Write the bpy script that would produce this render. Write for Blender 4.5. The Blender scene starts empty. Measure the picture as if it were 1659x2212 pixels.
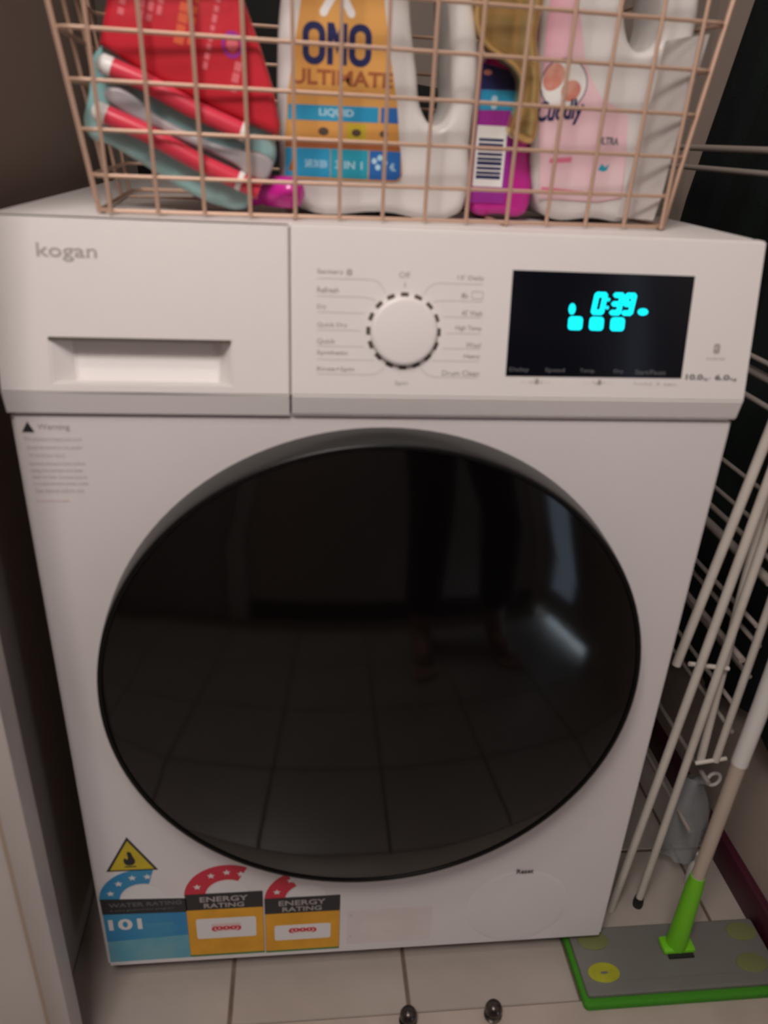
import bpy, bmesh, math, random
from mathutils import Vector, Matrix
random.seed(4)
C = bpy.context.scene.collection
PI = math.pi

# ------------------------------------------------------------------ camera, world, lights, exposure
cam_d = bpy.data.cameras.new('camera')
cam = bpy.data.objects.new('camera', cam_d); C.objects.link(cam)
right = Vector((0.9944468, -0.09560431, 0.04399287))
up = Vector((0.00279044, 0.44182874, 0.89709508))
fwd = Vector((0.10520347, 0.89199057, -0.43964196))
cam.matrix_world = Matrix(((right.x, up.x, -fwd.x, -0.0706), (right.y, up.y, -fwd.y, -0.5944), (right.z, up.z, -fwd.z, 0.9124), (0, 0, 0, 1)))
cam_d.sensor_fit = 'VERTICAL'; cam_d.sensor_height = 36.0; cam_d.sensor_width = 27.0
cam_d.lens = 1660.0 / 2212.0 * 36.0
cam_d.clip_start = 0.02
cam_d.dof.use_dof = True            # the hand-held phone missed focus by a little
cam_d.dof.focus_distance = 2.4
cam_d.dof.aperture_fstop = 7.0
bpy.context.scene.camera = cam

world = bpy.data.worlds.new('world'); bpy.context.scene.world = world
world.use_nodes = True
world.node_tree.nodes['Background'].inputs['Color'].default_value = (0.5, 0.55, 0.65, 1)
world.node_tree.nodes['Background'].inputs['Strength'].default_value = 0.15

def area(name, loc, target, sx, sy, power, col):
    l = bpy.data.lights.new(name, 'AREA'); l.shape = 'RECTANGLE'; l.size = sx; l.size_y = sy
    l.energy = power; l.color = col
    o = bpy.data.objects.new(name, l); C.objects.link(o); o.location = loc
    o.rotation_euler = (Vector(target) - Vector(loc)).to_track_quat('-Z', 'Y').to_euler()
    return o
area('hall_lamp_light', (-0.32, -1.00, 1.84), (0.0, 0.0, 1.15), 0.5, 0.45, 17.5, (1.0, 0.93, 0.885))
area('added_back_wall_fill', (-0.35, -0.72, 2.34), (-0.3, -1.08, 1.0), 0.4, 0.2, 6.0, (1.0, 0.91, 0.84))  # added fill, out of view; brightens the hall back wall mirrored in the glass
vs = bpy.context.scene.view_settings
vs.view_transform = 'Standard'; vs.look = 'None'; vs.gamma = 1.0; vs.use_curve_mapping = False
vs.exposure = 0.0

# ------------------------------------------------------------------ materials
def mat(name, col, rough=0.5, metal=0.0, noise=0.0, nscale=20.0, bump=0.0, bscale=60.0, col2=None, emit=None, estr=1.0,
        alpha=1.0, trans=0.0, coat=0.0, spec=0.5, sub=0.0):
    m = bpy.data.materials.new(name); m.use_nodes = True
    nt = m.node_tree; b = nt.nodes['Principled BSDF']
    b.inputs['Base Color'].default_value = (*col, 1); b.inputs['Roughness'].default_value = rough
    b.inputs['Metallic'].default_value = metal; b.inputs['Alpha'].default_value = alpha
    b.inputs['Transmission Weight'].default_value = trans; b.inputs['Coat Weight'].default_value = coat
    b.inputs['Specular IOR Level'].default_value = spec
    if emit: b.inputs['Emission Color'].default_value = (*emit, 1); b.inputs['Emission Strength'].default_value = estr
    if noise > 0 or bump > 0 or col2:
        tc = nt.nodes.new('ShaderNodeTexCoord')
        n = nt.nodes.new('ShaderNodeTexNoise'); n.inputs['Scale'].default_value = nscale; n.inputs['Detail'].default_value = 4
        nt.links.new(tc.outputs['Object'], n.inputs['Vector'])
        r = nt.nodes.new('ShaderNodeValToRGB')
        c2 = col2 or tuple(c * (1 - noise) for c in col)
        r.color_ramp.elements[0].position = 0.38; r.color_ramp.elements[1].position = 0.62
        r.color_ramp.elements[0].color = (*c2, 1); r.color_ramp.elements[1].color = (*col, 1)
        nt.links.new(n.outputs['Fac'], r.inputs['Fac']); nt.links.new(r.outputs['Color'], b.inputs['Base Color'])
        if bump > 0:
            n2 = nt.nodes.new('ShaderNodeTexNoise'); n2.inputs['Scale'].default_value = bscale; n2.inputs['Detail'].default_value = 3
            nt.links.new(tc.outputs['Object'], n2.inputs['Vector'])
            bp = nt.nodes.new('ShaderNodeBump'); bp.inputs['Strength'].default_value = bump; bp.inputs['Distance'].default_value = 0.004
            nt.links.new(n2.outputs['Fac'], bp.inputs['Height']); nt.links.new(bp.outputs['Normal'], b.inputs['Normal'])
    return m

M_ = dict(
    enamel=mat('white_enamel', (0.76, 0.715, 0.715), 0.38, noise=0.02, nscale=6),
    plastic=mat('white_plastic', (0.78, 0.745, 0.735), 0.45, noise=0.02, nscale=8),
    knob=mat('knob_plastic', (0.80, 0.76, 0.755), 0.4),
    groove=mat('seam_shadow_gap', (0.25, 0.22, 0.21), 0.8),
    rim=mat('black_gloss_rim', (0.004, 0.004, 0.004), 0.35, spec=0.25),
    rimside=mat('door_side_plastic', (0.020, 0.019, 0.017), 0.38, noise=0.2, nscale=8),
    glass=mat('dark_door_glass', (0.0018, 0.0015, 0.0015), 0.08, spec=0.48),
    dispglass=mat('display_glass', (0.004, 0.005, 0.009), 0.18, spec=0.3),
    led=mat('cyan_led', (0.0, 0.3, 0.35), 0.5, emit=(0.0, 0.86, 1.0), estr=1.6),
    print_grey=mat('grey_print', (0.40, 0.36, 0.35), 0.6),
    print_light=mat('pale_grey_print', (0.56, 0.52, 0.50), 0.6),
    print_dark=mat('dark_print', (0.07, 0.065, 0.06), 0.5),
    print_faint=mat('faint_print', (0.13, 0.13, 0.14), 0.6),
    brown_tick=mat('brown_tick_print', (0.085, 0.065, 0.055), 0.5),
    black=mat('black_print', (0.025, 0.024, 0.026), 0.5),
    yellow=mat('yellow_print', (0.62, 0.47, 0.03), 0.5, noise=0.1, nscale=40),
    amber=mat('amber_print', (0.80, 0.38, 0.025), 0.5, noise=0.12, nscale=30),
    green=mat('green_print', (0.03, 0.20, 0.05), 0.5),
    wblue=mat('blue_print', (0.03, 0.24, 0.50), 0.5, col2=(0.05, 0.29, 0.50), nscale=25),
    wteal=mat('pale_blue_print', (0.12, 0.38, 0.50), 0.5, col2=(0.18, 0.42, 0.50), nscale=30),
    stickerwhite=mat('sticker_white', (0.78, 0.76, 0.75), 0.4),
    red=mat('red_print', (0.62, 0.03, 0.06), 0.5),
    pale_pink=mat('pale_pink_sticker', (0.74, 0.66, 0.65), 0.45, noise=0.05, nscale=30),
    pinkish=mat('pink_print', (0.72, 0.56, 0.54), 0.5),
    tile=mat('cream_floor_tile', (0.44, 0.385, 0.345), 0.32, noise=0.10, nscale=9, bump=0.05),
    grout=mat('brown_grout', (0.20, 0.14, 0.105), 0.9, noise=0.3, nscale=40),
    sill=mat('cream_sill', (0.52, 0.44, 0.39), 0.4, noise=0.10, nscale=14),
    sillwhite=mat('white_gloss_paint', (0.80, 0.79, 0.77), 0.3),
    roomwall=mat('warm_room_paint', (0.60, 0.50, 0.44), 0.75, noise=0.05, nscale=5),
    wall_lightened=mat('beige_wall_paint_lightened', (0.42, 0.345, 0.30), 0.7, noise=0.05, nscale=5, bump=0.08, bscale=90),  # back wall's paint, colour lightened in place of light missing on the sides
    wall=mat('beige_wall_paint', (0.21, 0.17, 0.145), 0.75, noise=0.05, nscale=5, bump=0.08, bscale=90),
    jamb=mat('off_white_gloss_paint', (0.57, 0.52, 0.50), 0.4, noise=0.05, nscale=7),
    jambgap=mat('beige_caulk', (0.42, 0.34, 0.27), 0.7),
    skirt=mat('maroon_paint', (0.055, 0.006, 0.018), 0.45),
    copper=mat('copper_wire', (0.54, 0.36, 0.265), 0.5, metal=0.3),
    foot=mat('black_rubber', (0.012, 0.012, 0.012), 0.7),
)
def M(k): return M_[k]

# ------------------------------------------------------------------ object helpers
ORG = {}
def thing(name, label, cat, loc=(0, 0, 0), group=None):
    o = bpy.data.objects.new(name, None); C.objects.link(o); o.location = loc
    o.empty_display_size = 0.05
    o['label'] = label; o['category'] = cat
    if group: o['group'] = group
    ORG[o.name] = Vector(loc)
    return o
def link(name, me, m, parent=None, label=None, smooth=False):
    """me holds world coordinates; shift them into the parent's frame"""
    o = bpy.data.objects.new(name, me); C.objects.link(o)
    org = ORG[parent.name] if parent else Vector()
    if parent: o.parent = parent
    me.transform(Matrix.Translation(-org))
    ORG[o.name] = org
    me.materials.clear(); me.materials.append(M(m) if isinstance(m, str) else m)
    if smooth is not False:
        ang = 0.6 if smooth is True else smooth
        me.polygons.foreach_set('use_smooth', [True] * len(me.polygons))
        me.set_sharp_from_angle(angle=ang)
    if label: o['label'] = label
    return o
def tag(o, label, cat, group=None):
    o['label'] = label; o['category'] = cat
    if group: o['group'] = group
    return o
def struct(o):
    o['kind'] = 'structure'; return o
def bm_obj(name, bm, m, parent=None, label=None, smooth=False):
    bmesh.ops.recalc_face_normals(bm, faces=bm.faces)
    me = bpy.data.meshes.new(name); bm.to_mesh(me); bm.free()
    return link(name, me, m, parent, label, smooth)
def pd(name, verts, faces, m, parent=None, label=None, smooth=False):
    bm = bmesh.new(); vs_ = [bm.verts.new(v) for v in verts]
    for f in faces: bm.faces.new([vs_[i] for i in f])
    return bm_obj(name, bm, m, parent, label, smooth)
def add_box(bm, lo, hi, bev=0.0, seg=2, mtx=None):
    g = bmesh.ops.create_cube(bm, size=1.0)
    s = [hi[i] - lo[i] for i in range(3)]; c = [(hi[i] + lo[i]) / 2 for i in range(3)]
    for v in g['verts']: v.co = Vector((v.co.x * s[0] + c[0], v.co.y * s[1] + c[1], v.co.z * s[2] + c[2]))
    vs_ = g['verts']
    if bev > 0:
        e = list({e for v in vs_ for e in v.link_edges})
        r = bmesh.ops.bevel(bm, geom=e, offset=bev, segments=seg, affect='EDGES', profile=0.5)
        vs_ = list({v for f in r['faces'] for v in f.verts} | {v for v in vs_ if v.is_valid})
    if mtx is not None:
        for v in vs_: v.co = mtx @ v.co
def box(name, lo, hi, m, parent=None, bev=0.0, label=None, seg=2, mtx=None):
    bm = bmesh.new(); add_box(bm, lo, hi, bev, seg)
    if mtx is not None: bm.transform(mtx)
    return bm_obj(name, bm, m, parent, label, bev > 0)
def add_tube(bm, pts, r, n=8, closed=False, caps=True, radii=None):
    pts = [Vector(p) for p in pts]; k = len(pts); rings = []
    prev = None
    for i, p in enumerate(pts):
        a = pts[(i - 1) % k] if (closed or i > 0) else p
        b = pts[(i + 1) % k] if (closed or i < k - 1) else p
        t = (b - a).normalized()
        if prev is None:
            u = t.cross(Vector((0, 0, 1)))
            if u.length < 0.1: u = t.cross(Vector((1, 0, 0)))
        else: u = prev - t * prev.dot(t)
        u.normalize(); prev = u; w = t.cross(u)
        rr = radii[i] if radii else r
        rings.append([bm.verts.new(p + (u * math.cos(2 * PI * j / n) + w * math.sin(2 * PI * j / n)) * rr) for j in range(n)])
    for i in range(k if closed else k - 1):
        A, B = rings[i], rings[(i + 1) % k]
        for j in range(n): bm.faces.new((A[j], A[(j + 1) % n], B[(j + 1) % n], B[j]))
    if not closed and caps:
        bm.faces.new(rings[0]); bm.faces.new(rings[-1])
def tube(name, pts, r, m, parent=None, n=8, closed=False, label=None, radii=None):
    bm = bmesh.new(); add_tube(bm, pts, r, n, closed, True, radii)
    return bm_obj(name, bm, m, parent, label, 0.9)
def add_lathe(bm, prof, mtx, n=48):
    """prof: (radius, height); revolved about local z, then moved by mtx"""
    rings = []
    for r, h in prof:
        if r < 1e-6: rings.append([bm.verts.new(mtx @ Vector((0, 0, h)))])
        else: rings.append([bm.verts.new(mtx @ Vector((r * math.cos(2 * PI * j / n), r * math.sin(2 * PI * j / n), h))) for j in range(n)])
    for A, B in zip(rings, rings[1:]):
        for j in range(n):
            a = (A[0],) if len(A) == 1 else (A[j], A[(j + 1) % n])
            b = (B[0],) if len(B) == 1 else (B[(j + 1) % n], B[j])
            if len(a) + len(b) > 2: bm.faces.new((*a, *b))
def lathe(name, prof, mtx, m, parent=None, n=48, label=None, smooth=0.7):
    bm = bmesh.new(); add_lathe(bm, prof, mtx, n)
    return bm_obj(name, bm, m, parent, label, smooth)

# frames: local x right, local y up, local z out of the surface towards the room
FRONT = Matrix(((1, 0, 0, 0), (0, 0, -1, 0), (0, 1, 0, 0), (0, 0, 0, 1)))          # plane y = 0
def front_at(y): return Matrix.Translation((0, y, 0)) @ FRONT
_s, _c = 0.0246 / 0.12661, 0.1242 / 0.12661                                       # lean of the control panel
PANEL = Matrix(((1, 0, 0, 0), (0, _s, -_c, -0.0078), (0, _c, _s, 0.7258), (0, 0, 0, 1)))
def T(z): return (z - 0.7258) / _c                                                # height z -> distance up the panel
FLOOR = Matrix.Identity(4)

def curve_mesh(cu, mtx, fit=None):
    o = bpy.data.objects.new('tmp', cu); C.objects.link(o)
    dg = bpy.context.evaluated_depsgraph_get(); dg.update()
    me = bpy.data.meshes.new_from_object(o.evaluated_get(dg))
    bpy.data.objects.remove(o); bpy.data.curves.remove(cu)
    if fit: fit(me)
    me.transform(mtx)
    return me
def slab(name, loops, th, z0, m, mtx=FRONT, parent=None, bev=0.0, label=None, smooth_loop=False, bres=3, extra=None):
    """closed outlines (holes allowed) given thickness th, its back face at local z0"""
    cu = bpy.data.curves.new('tmp', 'CURVE'); cu.dimensions = '2D'; cu.fill_mode = 'BOTH'
    cu.resolution_u = 6
    if not isinstance(loops[0][0], (tuple, list)): loops = [loops]
    for lp in loops:
        if smooth_loop:
            s = cu.splines.new('BEZIER'); s.bezier_points.add(len(lp) - 1)
            for p, c in zip(s.bezier_points, lp):
                p.co = (c[0], c[1], 0); p.handle_left_type = p.handle_right_type = 'AUTO'
        else:
            s = cu.splines.new('POLY'); s.points.add(len(lp) - 1)
            for p, c in zip(s.points, lp): p.co = (c[0], c[1], 0, 1)
        s.use_cyclic_u = True
    cu.extrude = max(th / 2 - bev, 0.00001)
    if bev > 0: cu.bevel_depth = bev; cu.bevel_resolution = bres; cu.offset = -bev
    me = curve_mesh(cu, mtx @ Matrix.Translation((0, 0, z0 + th / 2)))
    bm = bmesh.new(); bm.from_mesh(me); bmesh.ops.remove_doubles(bm, verts=bm.verts, dist=1e-6)
    if extra: extra(bm)
    bm.to_mesh(me); bm.free()
    return link(name, me, m, parent, label, 0.7 if bev > 0 else False)
def text(name, s, x, y, w, h, m, mtx=FRONT, parent=None, zoff=0.0004, rot=0, bold=0.0, label=None, align='L', shear=0):
    """flat printed words fitted to width w and height h; (x, y) is the lower left corner"""
    cu = bpy.data.curves.new('tmp', 'FONT'); cu.body = s; cu.size = 1; cu.extrude = 0.0001; cu.offset = bold; cu.shear = shear
    cu.resolution_u = 3
    def fit(me):
        xs = [v.co.x for v in me.vertices]; ys = [v.co.y for v in me.vertices]
        sx = w / max(1e-6, max(xs) - min(xs)); sy = h / max(1e-6, max(ys) - min(ys))
        R = Matrix.Rotation(rot, 4, 'Z')
        me.transform(Matrix.Translation((x, y, zoff)) @ R @ Matrix.Diagonal((sx, sy, 1, 1)) @ Matrix.Translation((-min(xs), -min(ys), 0)))
    return link(name, curve_mesh(cu, mtx, fit), m, parent, label)
def rect(x0, y0, x1, y1, r=0.0, n=4):
    if r <= 0: return [(x0, y0), (x1, y0), (x1, y1), (x0, y1)]
    out = []
    for cx, cy, a0 in ((x1 - r, y0 + r, -90), (x1 - r, y1 - r, 0), (x0 + r, y1 - r, 90), (x0 + r, y0 + r, 180)):
        for i in range(n + 1):
            a = math.radians(a0 + 90 * i / n); out.append((cx + r * math.cos(a), cy + r * math.sin(a)))
    return out
def circ(cx, cy, rx, ry=None, n=28, a0=0, a1=2 * PI):
    ry = ry or rx
    return [(cx + rx * math.cos(a0 + (a1 - a0) * i / n), cy + ry * math.sin(a0 + (a1 - a0) * i / n)) for i in range(n)]
def star(cx, cy, r):
    return [(cx + (r if i % 2 == 0 else r * .45) * math.sin(i * PI / 5), cy + (r if i % 2 == 0 else r * .45) * math.cos(i * PI / 5)) for i in range(10)]
def join_loops(*a): return list(a)

# ------------------------------------------------------------------ the setting
XL, XR, YB = -0.345, 0.525, 0.66
RX0, RX1, RY0, ZC = -1.3, 2.1, -1.08, 2.4
fl = struct(box('floor', (RX0, RY0, -0.05), (RX1, YB, -0.002), 'grout'))
P = 0.2065
tile_cache = {}
def tile(x0, x1, y0, y1):
    key = (round(x1 - x0, 4), round(y1 - y0, 4))
    if key not in tile_cache:
        bm = bmesh.new(); add_box(bm, (0, 0, -0.006), (x1 - x0, y1 - y0, 0), 0.0012, 1)
        bmesh.ops.recalc_face_normals(bm, faces=bm.faces)
        me = bpy.data.meshes.new('tile'); bm.to_mesh(me); bm.free(); me.materials.append(M('tile')); tile_cache[key] = me
    o = bpy.data.objects.new('tile', tile_cache[key]); C.objects.link(o); o.parent = fl; o.location = (x0, y0, 0)
g = 0.0022
xs_ = [-0.155 + P * k for k in range(-5, 11)]
for i in range(len(xs_) - 1):
    a, b = xs_[i] + g, xs_[i + 1] - g
    if b < RX0 or a > RX1: continue
    # inside the closet
    ca, cb = max(a, XL), min(b, XR)
    if cb - ca > 0.01:
        for j in range(4):
            y0, y1 = -0.06 + P * j + g, min(-0.06 + P * (j + 1) - g, YB)
            tile(ca, cb, y0, y1)
    for j in range(6):
        y1, y0 = -0.16 - P * j - g, -0.16 - P * (j + 1) + g
        if y0 > RY0: tile(a, b, y0, y1)
struct(box('trim_1', (-0.345, -0.158, -0.02), (0.56, -0.0605, 0.003), 'sill', bev=0.0015))['label'] = 'cream door sill strip'

struct(box('wall_left', (XL - 0.05, -0.078, -0.02), (XL, YB, ZC), 'wall_lightened'))
struct(box('wall_right', (XR, -0.10, -0.02), (XR + 0.05, YB, ZC), 'wall_lightened'))
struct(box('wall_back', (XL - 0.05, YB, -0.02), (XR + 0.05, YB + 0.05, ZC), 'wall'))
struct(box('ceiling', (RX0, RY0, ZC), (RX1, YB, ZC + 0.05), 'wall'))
bm = bmesh.new()
add_box(bm, (RX0, -0.10, -0.02), (-0.327, -0.079, ZC)); add_box(bm, (XR + 0.055, -0.10, -0.02), (RX1, -0.079, ZC)); add_box(bm, (-0.327, -0.10, 2.05), (XR + 0.055, -0.079, ZC))
struct(bm_obj('wall_front', bm, 'jamb'))
struct(box('wall_room_back', (RX0, RY0 - 0.05, -0.02), (RX1, RY0, ZC), 'roomwall'))
bm = bmesh.new()
add_box(bm, (0.64, -0.66, -0.02), (0.69, -0.10, ZC)); add_box(bm, (0.64, RY0, -0.02), (0.69, -1.00, ZC)); add_box(bm, (0.64, -1.00, 2.02), (0.69, -0.66, ZC))
struct(bm_obj('wall_room_doorway', bm, 'roomwall'))
bm = bmesh.new()
add_box(bm, (0.650, -0.998, 0.028), (0.680, -0.955, 2.015)); add_box(bm, (0.650, -0.800, 0.028), (0.680, -0.662, 2.015))
add_box(bm, (0.650, -0.955, 0.028), (0.680, -0.800, 0.120)); add_box(bm, (0.650, -0.955, 1.90), (0.680, -0.800, 2.015))
d2 = struct(bm_obj('door_2', bm, 'roomwall'))
box('frosted_pane', (0.662, -0.956, 0.119), (0.668, -0.799, 1.901), mat('frosted_daylight_pane', (0.4, 0.45, 0.55), 0.4, emit=(0.62, 0.78, 1.0), estr=1.15), d2, label='frosted pane with blue daylight behind')
box('door_gap', (0.676, -0.975, 0.001), (0.679, -0.680, 0.027), mat('daylight_under_door', (0.5, 0.6, 0.7), 0.4, emit=(0.60, 0.82, 1.0), estr=24.0), d2, label='bright daylight gap under the door')
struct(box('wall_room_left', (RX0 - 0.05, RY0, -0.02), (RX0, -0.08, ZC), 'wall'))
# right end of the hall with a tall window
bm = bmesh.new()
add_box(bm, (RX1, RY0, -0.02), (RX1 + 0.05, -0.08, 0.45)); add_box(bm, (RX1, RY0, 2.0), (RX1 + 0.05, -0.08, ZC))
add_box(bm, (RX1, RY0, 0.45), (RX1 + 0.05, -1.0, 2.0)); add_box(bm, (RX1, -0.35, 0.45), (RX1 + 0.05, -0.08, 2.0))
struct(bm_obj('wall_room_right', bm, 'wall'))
struct(box('window_1', (RX1 + 0.02, -1.0, 0.45), (RX1 + 0.03, -0.35, 2.0), mat('window_daylight_pane', (0.5, 0.6, 0.7), 0.3, emit=(0.62, 0.8, 1.0), estr=1.2)))
# door frame edge at the left, with a beige caulk line
dfm = struct(box('trim_2', (-0.3225, -0.106, 0.003), (-0.3025, -0.079, 2.05), 'jamb', bev=0.002)); dfm['label'] = 'off-white door frame edge'
struct(box('trim_3', (-0.3275, -0.102, 0.003), (-0.3225, -0.080, 2.05), 'jambgap'))['label'] = 'beige joint line beside the door frame'
struct(box('baseboard_right', (XR - 0.012, -0.095, 0.0), (XR, YB, 0.048), 'skirt', bev=0.002))
struct(box('baseboard_room_back', (-0.32, RY0, 0.0), (0.635, RY0 + 0.012, 0.07), 'skirt', bev=0.002))
# white door seen only as a reflection in the drum glass
struct(box('door_1', (-0.86, RY0 + 0.001, 0.0), (-0.40, RY0 + 0.030, 2.0), 'jamb', bev=0.003))
struct(box('trim_5', (-0.39, RY0 + 0.001, 0.0), (-0.33, RY0 + 0.040, 2.05), 'sillwhite', bev=0.003))['label'] = 'white door frame mirrored in the round door'

# ------------------------------------------------------------------ washing machine
W = 0.2975
wm = thing('washing_machine', 'white front-loading washing machine with a large black round door and lit cyan display', 'washing machine', (0, 0.3, 0))
bm = bmesh.new()
cp = [(0.0, 0.029), (0.0, 0.7070), (0.0310, 0.7080), (0.0310, 0.8350), (0.60, 0.8350), (0.60, 0.029)]
A = [bm.verts.new((-W, y, z)) for y, z in cp]; B = [bm.verts.new((W, y, z)) for y, z in cp]
for i in range(6): bm.faces.new((A[i], A[(i + 1) % 6], B[(i + 1) % 6], B[i]))
bm.faces.new(A); bm.faces.new(B)
bmesh.ops.recalc_face_normals(bm, faces=bm.faces)
bmesh.ops.bevel(bm, geom=list(bm.edges), offset=0.0035, segments=2, affect='EDGES')
bm_obj('cabinet', bm, 'enamel', wm, None, 0.5)
box('top_cover', (-W, 0.0315, 0.8355), (W, 0.602, 0.85), 'plastic', wm, bev=0.003)
for sx in (-1, 1):
    for y in (0.05, 0.55):
        lathe('foot', [(0, 0.0), (0.02, 0.0), (0.021, 0.008), (0.012, 0.012), (0.012, 0.0295), (0, 0.0295)], Matrix.Translation((sx * 0.25, y, 0)), 'foot', wm, 20)
# control panel: leaning face, chamfered lip below
def prism(name, x0, x1, prof, m, parent, bev=0.0025, ):
    bm = bmesh.new()
    A = [bm.verts.new((x0, y, z)) for y, z in prof]; B = [bm.verts.new((x1, y, z)) for y, z in prof]
    n = len(prof)
    for i in range(n): bm.faces.new((A[i], A[(i + 1) % n], B[(i + 1) % n], B[i]))
    bm.faces.new(A); bm.faces.new(B)
    bmesh.ops.recalc_face_normals(bm, faces=bm.faces)
    if bev: bmesh.ops.bevel(bm, geom=list(bm.edges), offset=bev, segments=2, affect='EDGES')
    return bm_obj(name, bm, m, parent, None, 0.12)
prof = [(0.0168, 0.85), (-0.0078, 0.7258), (-0.0035, 0.7085), (-0.0020, 0.7075), (0.03, 0.7075), (0.03, 0.85)]
prof_b = [(0.012, 0.828), (-0.0055, 0.738), (0.004, 0.7085), (0.03, 0.7085), (0.03, 0.828)]
prism('control_panel', -0.0790, W, prof, 'plastic', wm, 0.0012)
slab('panel_seam', rect(-0.0814, 0.0005, -0.0786, T(0.8480)), 0.003, -0.0048, 'groove', PANEL, wm)
# detergent drawer front with a recessed grip
bm = bmesh.new()
x0, x1 = -W, -0.0808
def pp(x, t, n=0.0): return PANEL @ Vector((x, t, n))
tB, tT = 0.0, T(0.85)
hx0, hx1, ht0, ht1 = -0.2592, -0.1246, T(0.7328), T(0.7655)
o4 = [pp(x0, tB), pp(x1, tB), pp(x1, tT), pp(x0, tT)]
h4 = [pp(hx0, ht0), pp(hx1, ht0), pp(hx1, ht1), pp(hx0, ht1)]
d4 = [pp(hx0 + 0.016, ht0 + 0.0012, -0.012), pp(hx1 - 0.012, ht0 + 0.0012, -0.012), pp(hx1 - 0.010, ht1 - 0.001, -0.020), pp(hx0 + 0.012, ht1 - 0.001, -0.020)]
vo = [bm.verts.new(v) for v in o4]; vh = [bm.verts.new(v) for v in h4]; vd = [bm.verts.new(v) for v in d4]
for i in range(4):
    j = (i + 1) % 4
    bm.faces.new((vo[i], vo[j], vh[j], vh[i])); bm.faces.new((vh[i], vh[j], vd[j], vd[i]))
bm.faces.new(vd)
bl = [bm.verts.new(v) for v in ((x0, -0.0035, 0.7078), (x1, -0.0035, 0.7078), (x1, 0.03, 0.7075), (x0, 0.03, 0.7075), (x1, 0.03, 0.85), (x0, 0.03, 0.85))]
bm.faces.new((vo[0], vo[1], bl[1], bl[0])); bm.faces.new((bl[0], bl[1], bl[2], bl[3])); bm.faces.new((bl[3], bl[2], bl[4], bl[5]))
bm.faces.new((bl[5], bl[4], vo[2], vo[3])); bm.faces.new((vo[1], vo[2], bl[4], bl[2], bl[1])); bm.faces.new((vo[0], vo[3], bl[5], bl[3], bl[0]))
rim_e = [e for e in bm.edges if sum(v in vh for v in e.verts) == 2 or (e.verts[0] in vo and e.verts[1] in vo) or (e.verts[0] in vd and e.verts[1] in vd)]
bmesh.ops.bevel(bm, geom=rim_e, offset=0.0009, segments=2, affect='EDGES')
drawer = bm_obj('detergent_drawer', bm, 'plastic', wm, None, 0.5)
slab('grip_slot', rect(hx0 - 0.0006, ht1 - 0.0016, hx1 - 0.0005, ht1 + 0.0007), 0.0003, -0.0001, 'brown_tick', PANEL, drawer, label='thin dark gap above the drawer grip')
text('logo', 'kogan', -0.2626, T(0.8195), 0.0425, 0.0125, 'print_grey', PANEL, drawer, bold=0.006, label='grey lower-case brand lettering')

# display
dp = slab('display', [(0.0918, T(0.7433)), (0.2397, T(0.7437)), (0.2408, T(0.8226)), (0.0923, T(0.8231))], 0.0012, -0.0004, 'dispglass', PANEL, wm, bev=0.0003, label='black glossy display window')
Z = 0.0009
SEG = dict(a=((0, 2), (1, 2)), b=((1, 2), (1, 1)), c=((1, 1), (1, 0)), d=((0, 0), (1, 0)), e=((0, 1), (0, 0)), f=((0, 2), (0, 1)), g=((0, 1), (1, 1)))
DIG = {'0': 'abcdef', '3': 'abcdg', '9': 'abcdfg'}
def digit(ch, cx, t0, w, h):
    bm = bmesh.new()
    for s in DIG[ch]:
        (ax, ay), (bx, by) = SEG[s]
        sk = 0.14
        A = Vector((cx + ax * w + ay * h / 2 * sk, t0 + ay * h / 2, 0)); B = Vector((cx + bx * w + by * h / 2 * sk, t0 + by * h / 2, 0))
        d = (B - A).normalized(); nn = Vector((-d.y, d.x, 0)); r = 0.00185
        pts = [A + nn * r, A - d * r, A - nn * r, B - nn * r, B + d * r, B + nn * r]
        vv = [bm.verts.new(PANEL @ Vector((p.x, p.y, Z))) for p in pts]; bm.faces.new(vv)
    o = bm_obj('digit', bm, 'led', dp)
    return o
tz0, hz = T(0.7935), 0.0135
digit('0', 0.1595, tz0, 0.0068, hz); digit('3', 0.1745, tz0, 0.0058, hz); digit('9', 0.1845, tz0, 0.0058, hz)
slab('colon', [circ(0.1706, T(0.7972), 0.0012, n=12), circ(0.1710, T(0.8032), 0.0012, n=12)], 0.0001, Z, 'led', PANEL, dp)
for cx in (0.1457, 0.1631, 0.1805):
    slab('cycle_icon', [rect(cx - 0.0058, T(0.7798), cx + 0.0056, T(0.7898), 0.0025)], 0.0001, Z, 'led', PANEL, dp)
slab('lock_icon', circ(0.1420, T(0.7955), 0.0026, 0.0042, 14), 0.0001, Z, 'led', PANEL, dp)
slab('level_icon', circ(0.2005, T(0.7946), 0.0042, 0.0026, 14), 0.0001, Z, 'led', PANEL, dp)
for s, xx, w in (('Delay', 0.0945, 0.016), ('Speed', 0.1240, 0.016), ('Temp.', 0.1528, 0.013), ('Dry', 0.1815, 0.008), ('Start/Pause', 0.1995, 0.026)):
    text('button_caption', s, xx, T(0.7462), w, 0.0038, 'print_faint', PANEL, dp, zoff=Z)
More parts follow.
